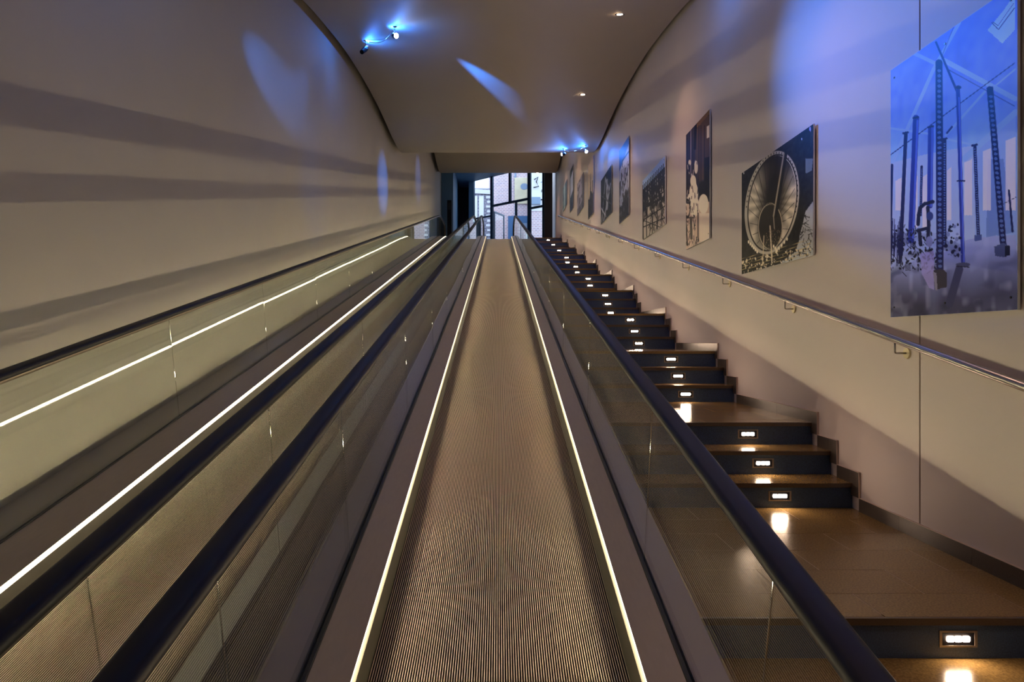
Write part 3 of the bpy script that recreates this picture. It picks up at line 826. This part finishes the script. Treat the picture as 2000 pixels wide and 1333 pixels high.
def draw4(c):
    c.c[:] = (0.74, 0.70, 0.66)
    K = (0.10, 0.085, 0.075)
    top = 402 - (c.X - 1254) * 1.12
    c.blend(np.clip((c.noise(22, 10) - 0.42) * 5, 0, 1) * np.clip((430 - c.Y) / 40, 0, 1), K)
    rs = np.random.RandomState(4)
    for q in range(16):
        x = 1254 + q * 2.8; y = 378 - (x - 1254) * 1.05; c.line(x, y - 8, x + rs.uniform(-2, 4), y + 34, 2.4, K)
        c.line(x, y + 6, x + 8, y + rs.uniform(20, 60), 1.5, K, .9)
    for (a, b) in ((378, 330), (386, 338), (408, 372), (432, 402), (445, 425)): c.line(1253, a, 1299, b, 2.2, K)
    c.line(1253, 408, 1297, 385, 4.5, K); c.line(1256, 430, 1297, 447, 1.6, K)
    for (x, w) in ((1255, 2.5), (1262, 1.6), (1273, 1.6), (1283, 2), (1292, 1.6)): c.line(x, 380, x + 1, 466, w, K)
    for _ in range(46):
        x = rs.uniform(1254, 1296); y = rs.uniform(360, 450); c.line(x, y, x + rs.uniform(-7, 7), y + rs.uniform(4, 22), 1.1, K, .9)
    sky = c.Y < 372 - (c.X - 1254) * 1.05
    c.blend(sky * 1.0, (0.62, 0.70, 0.86))
    for q in range(14):
        x = 1255 + q * 3.1; y = 374 - (x - 1254) * 1.05; c.line(x, y, x + 0.4, y - 11, 1.3, K)

def draw5(c):
    c.c[:] = (0.66, 0.70, 0.80)
    c.blend(np.clip((c.noise(20, 14) - 0.5) * 6, 0, 1) * (c.v > 0.34) * 0.85, (0.16, 0.17, 0.22))
    for u in (0.06, 0.2, 0.33, 0.47, 0.6, 0.75, 0.88): c.blend((abs(c.u - u) < 0.02) * (c.v > 0.3), (0.12, 0.13, 0.18))
    c.blend((c.v < 0.10 + 0.2 * (1 - c.u)), (0.22, 0.34, 0.62)); c.blend((abs(c.v - 0.20) < 0.012 + 0.0 * c.u) * (c.u > .3), (0.15, 0.18, 0.3)); c.blend((abs(c.u - .35) < .03) * (abs(c.v - .24) < .05), (0.15, 0.18, 0.3))
    c.blend(c.v > 0.66 + 0.12 * (c.u < 0.4) - 0.03 * np.sin(c.u * 20), (0.15, 0.15, 0.16)); c.blend((c.v > 0.66) * np.clip((c.noise(24, 10) - 0.6) * 5, 0, 1) * .7, (0.4, 0.4, 0.42))
def draw6(c):
    c.c[:] = (0.10, 0.11, 0.12)
    U, V = c.u, c.v
    for (a, b, cc, d, w, col) in ((0.1, .95, .45, .1, .05, .55), (0.45, .1, .85, .5, .05, .6), (0.3, 1., .9, .4, .07, .65), (.6, .25, .62, .75, .10, .7), (.0, .6, .5, .95, .03, .75), (.05, .35, .95, .8, .025, .4)):
        dx, dy = cc - a, d - b; t = np.clip(((U - a) * dx + (V - b) * dy) / (dx * dx + dy * dy), 0, 1); dd = np.hypot(U - a - t * dx, V - b - t * dy)
        c.blend(np.clip((w - dd) / .02, 0, 1) * .9, (col, col, col + .03))
    c.blend(np.clip((c.noise(14, 18) - 0.6) * 5, 0, 1) * .5, (0.02, 0.02, 0.03))
def draw7(c):
    c.c[:] = (0.78, 0.70, 0.60)
    c.blend(c.v > 0.60 + 0.05 * np.sin(c.u * 9), (0.13, 0.12, 0.12)); c.blend((abs(c.u - 0.45) < 0.02 + 0.16 * (c.v - 0.2)) * (c.v > 0.22), (0.12, 0.11, 0.11)); c.blend((abs(c.u - .83) < .05) * (c.v > .4), (0.2, 0.18, 0.17))
    c.blend((c.v > .6) * np.clip((c.noise(20, 10) - .6) * 5, 0, 1) * .5, (.4, .38, .36))
def draw8(c):
    c.c[:] = (0.60, 0.58, 0.66)
    c.blend(np.clip((c.noise(10, 12) - 0.5) * 5, 0, 1) * .7, (0.25, 0.24, 0.30)); c.blend((c.u > .8) * .7, (.3, .26, .24)); c.blend((c.v > .8) * .6, (.25, .25, .28))
def draw9(c):
    c.c[:] = (0.75, 0.74, 0.82)
    c.blend(c.v < 0.12 + .1 * (1 - c.u), (0.08, 0.08, 0.1)); c.blend(c.v > 0.68 - .1 * c.u, (0.09, 0.09, 0.12)); c.blend((c.u < .18) * .8, (.12, .12, .14))
def draw10(c):
    c.c[:] = (0.42, 0.54, 0.58)
    c.blend((c.u > .72) * .85, (.1, .13, .15)); c.blend(np.clip((c.noise(8, 6) - .5) * 5, 0, 1) * .6, (0.2, 0.26, 0.3)); c.blend((abs(c.u - .4) < .14) * .6, (.7, .78, .8))
G = 'pictures hung along the right wall'
poster(4.36, 3.292, 1.73, 0.150, 'large blue tinted picture of a pump hall with lattice columns, nearest on right wall', draw1, 240, G)
poster(7.03, 5.43, 1.73, 0.685, 'black and white picture of a giant open ring with a crane arm', draw2, 150, G)
poster(9.12, 8.10, 2.755, 1.22, 'tall dark picture with pale figures low down, right of the steelwork picture', draw3, 130, G)
poster(11.88, 10.27, 2.79, 1.76, 'wide picture of diagonal dark steelwork against a pale sky', draw4, 110, G)
poster(14.18, 13.12, 3.95, 2.43, 'tall blue-lit picture of pipes and a pale gable, beyond the steelwork picture', draw5, 70, G)
poster(16.72, 15.15, 3.92, 2.85, 'wide dark picture with crossing grey beams on the right wall', draw6, 60, G)
poster(19.1, 18.03, 4.90, 3.40, 'tall cream topped picture with a dark mast, far up the right wall', draw7, 60, G)
poster(21.75, 20.2, 5.00, 3.98, 'small looking grey-violet picture past the cream one with the dark mast', draw8, 50, G)
poster(24.0, 22.95, 5.95, 4.50, 'tall pale picture with black top and bottom, second farthest', draw9, 50, G)
poster(26.6, 25.1, 5.95, 5.03, 'farthest small picture in pale teal near the end of the handrail', draw10, 50, G)
# ------------------------------------------------------------------ window wall of the upper lobby, set at 45 degrees
fa = empty('window_1', (0, 33.5, FLOOR)); fa.rotation_euler = (0, 0, -math.pi / 4); tag(fa, kind='structure')
def bar(name, s0, s1, za, zb, m='frame', d=0.05): return MB().box(s0, s1, -d, d, za, zb).build(name, M[m], fa)
TOP = 3.97
for (s, wd, za) in ((-1.81, 0.05, 0), (-0.47, 0.075, 0), (0.78, 0.06, 2.5), (2.04, 0.085, 0), (2.93, 0.05, 0)):
    bar('mullion', s - wd, s + wd, za, TOP)
bar('header', -2.3, 3.0, TOP, TOP + 0.12)
bar('transom', -0.47, 2.04, 2.46, 2.56); bar('transom', -1.81, -0.47, 2.0, 2.07); bar('transom', 2.04, 2.93, 2.0, 2.09, 'frame')
bar('sill', -1.81, -0.47, 0, 0.1); bar('sill', 2.04, 2.93, 0, 0.1); bar('door_post', 1.15, 1.22, 0, 2.46); 
for (a, b, za, zb) in ((-1.76, -0.55, 0.1, 2.0), (-1.76, -0.55, 2.07, TOP), (-0.39, 0.72, 2.56, TOP), (0.84, 1.95, 2.56, TOP), (2.13, 2.88, 0.1, 2.0), (2.13, 2.88, 2.09, TOP), (1.22, 1.95, 0.05, 2.46)):
    MB().box(a, b, -0.006, 0.006, za, zb).build('pane', M['wglass'], fa)
dr = empty('door_1', (-0.22, 33.9, FLOOR)); tag(dr, kind='structure')
dr.rotation_euler = (0, 0, math.atan2(1.04, 0.5))
d_ = MB()
d_.box(0, 0.07, -0.025, 0.025, 0, 2.27).box(1.08, 1.15, -0.025, 0.025, 0, 2.27).box(0.07, 1.08, -0.025, 0.025, 2.19, 2.27).box(0.07, 1.08, -0.025, 0.025, 0, 0.12)
d_.build('door_frame', M['slate'], dr)
MB().box(0.07, 1.08, -0.005, 0.005, 0.12, 2.19).build('pane', M['wglass'], dr)
MB().tube([(1.02, -0.06, 0.9), (1.02, -0.06, 1.3)], 0.012, 8).build('handle', M['steel'], dr)
# slim black upright panel in the lobby and a bin
bp = empty('information_post', (-2.20, 30.55, FLOOR)); tag(bp, 'slim black upright post standing before the blue wall at the top left', 'post')
MB().box(-0.10, 0.10, -0.04, 0.04, 0, 2.12).build('post_body', M['black'], bp); MB().box(-0.06, 0.06, -0.044, -0.04, 1.7, 2.0).build('display', M['darklob'], bp)
bn = empty('litter_bin', (-0.62, 32.6, FLOOR)); tag(bn, 'dark blue bin behind the end of the left glass balustrade', 'bin')
MB().prism([(0.16 * math.cos(a), 0.16 * math.sin(a)) for a in [2 * math.pi * k / 20 for k in range(20)]], 'z', 0, 0.62).build('bin_body', M['frame'], bn)
MB().prism([(0.17 * math.cos(a), 0.17 * math.sin(a)) for a in [2 * math.pi * k / 20 for k in range(20)]], 'z', 0.62, 0.68).build('bin_lid', M['slate'], bn)

# ------------------------------------------------------------------ outside
tag(MB().box(-20, 20, 36, 70, FLOOR - 0.3, FLOOR - 0.02).build('ground', M['pave']), kind='structure')
b1 = empty('brick_building', (-2.5, 39, FLOOR)); tag(b1, 'dark grey brick building with bright windows seen through the left glass bay', 'building')
MB().box(-4.0, 2.02, 0, 2.5, -0.02, 4.55).build('wall', M['gbrick'], b1)
MB().prism([(-4.0, 4.50), (2.10, 4.20), (2.10, 4.42), (-4.0, 4.8)], 'y', -0.12, 2.7).build('roof_edge', M['white'], b1)
for (a, b) in ((1.02, 1.26), (1.40, 1.62)):
    wf = MB().box(a - 0.03, b + 0.03, -0.03, 0.0, 2.55, 4.12).build('window', M['white'], b1)
    MB().box(a, b, -0.04, -0.03, 2.6, 4.05).build('pane', M['winpane'], wf)  # sky brightness on the glass put in as a pale pane colour
for q in range(15):
    MB().box(1.78 + (q % 2) * 0.06, 2.04, -0.03, 0.02, 0.2 + q * 0.27, 0.33 + q * 0.27).build('quoin_stone', M['white'], b1)
b2 = empty('pink_brick_building', (2.0, 42.2, FLOOR)); tag(b2, 'pale pink brick building with a blue door straight ahead outside', 'building')
MB().box(-2.6, 3.3, 0, 3, -0.02, 9.0).build('wall', M['pbrick'], b2)
MB().box(-1.02, -0.92, -0.1, 0.0, 0, 8.5).build('downpipe', M['slate'], b2)
pd = MB().box(-1.42, 0.02, -0.06, 0, 0.15, 3.55).build('door_surround', M['bdoor'], b2)
MB().box(-1.05, -0.25, -0.10, -0.06, 0.2, 3.1).build('door_leaf', M['slate'], pd)
MB().box(-1.5, 0.0, -0.5, 0, 0, 0.15).build('doorstep', mat('orange_glow_step', (0.8, 0.35, 0.12), 0.7), b2)  # orange glow at the foot of the door put into the step's colour
bo = MB().box(-1.02, -0.10, -0.12, 0, 4.30, 5.9).build('wall_board', M['cream'], b2)
MB().prism([(-0.42 + 0.24 * math.cos(a), 5.35 + 0.2 * math.sin(a)) for a in [2 * math.pi * k / 14 for k in range(14)]], 'y', -0.14, -0.12).build('board_emblem', M['slate'], bo)
b3 = empty('white_building', (3.0, 39.5, FLOOR)); tag(b3, 'pale building with sign lettering behind the right glass bay', 'building')
MB().box(-1.1, 4, 0, 2.2, -0.02, 3.35).build('wall', M['pbrick'], b3)
MB().box(-1.12, 4, -0.05, 2.2, 3.35, 6.4).build('upper_wall', M['white'], b3)
MB().box(-1.1, -0.6, -0.3, -0.05, 3.7, 4.1).build('awning', M['slate'], b3)
sg = empty('sign_letter', (2.1, 39.35, 9.2)); tag(sg, 'dark angular metal sign letter high on the pale building outside', 'sign')
def sp(px, py): return ((px - 974) / F * 39.35 - 2.1, 0, (666 - py) / F * 39.35 - 9.2)
MB().tube([sp(1043.5, 350.5), sp(1051, 345.5), sp(1047.5, 355), sp(1052, 364), sp(1042, 366)], 0.035, 6).build('letter_stroke', M['black'], sg)
MB().tube([sp(1062, 354), sp(1056, 356)], 0.02, 6).build('bracket_arm', M['slate'], sg)
MB().tube([sp(1063, 371), sp(1058, 371), sp(1058, 375)], 0.03, 6).build('letter_stroke', M['black'], sg)
MB().tube([sp(1063, 389), sp(1056, 390)], 0.035, 6).build('letter_stroke', M['black'], sg)
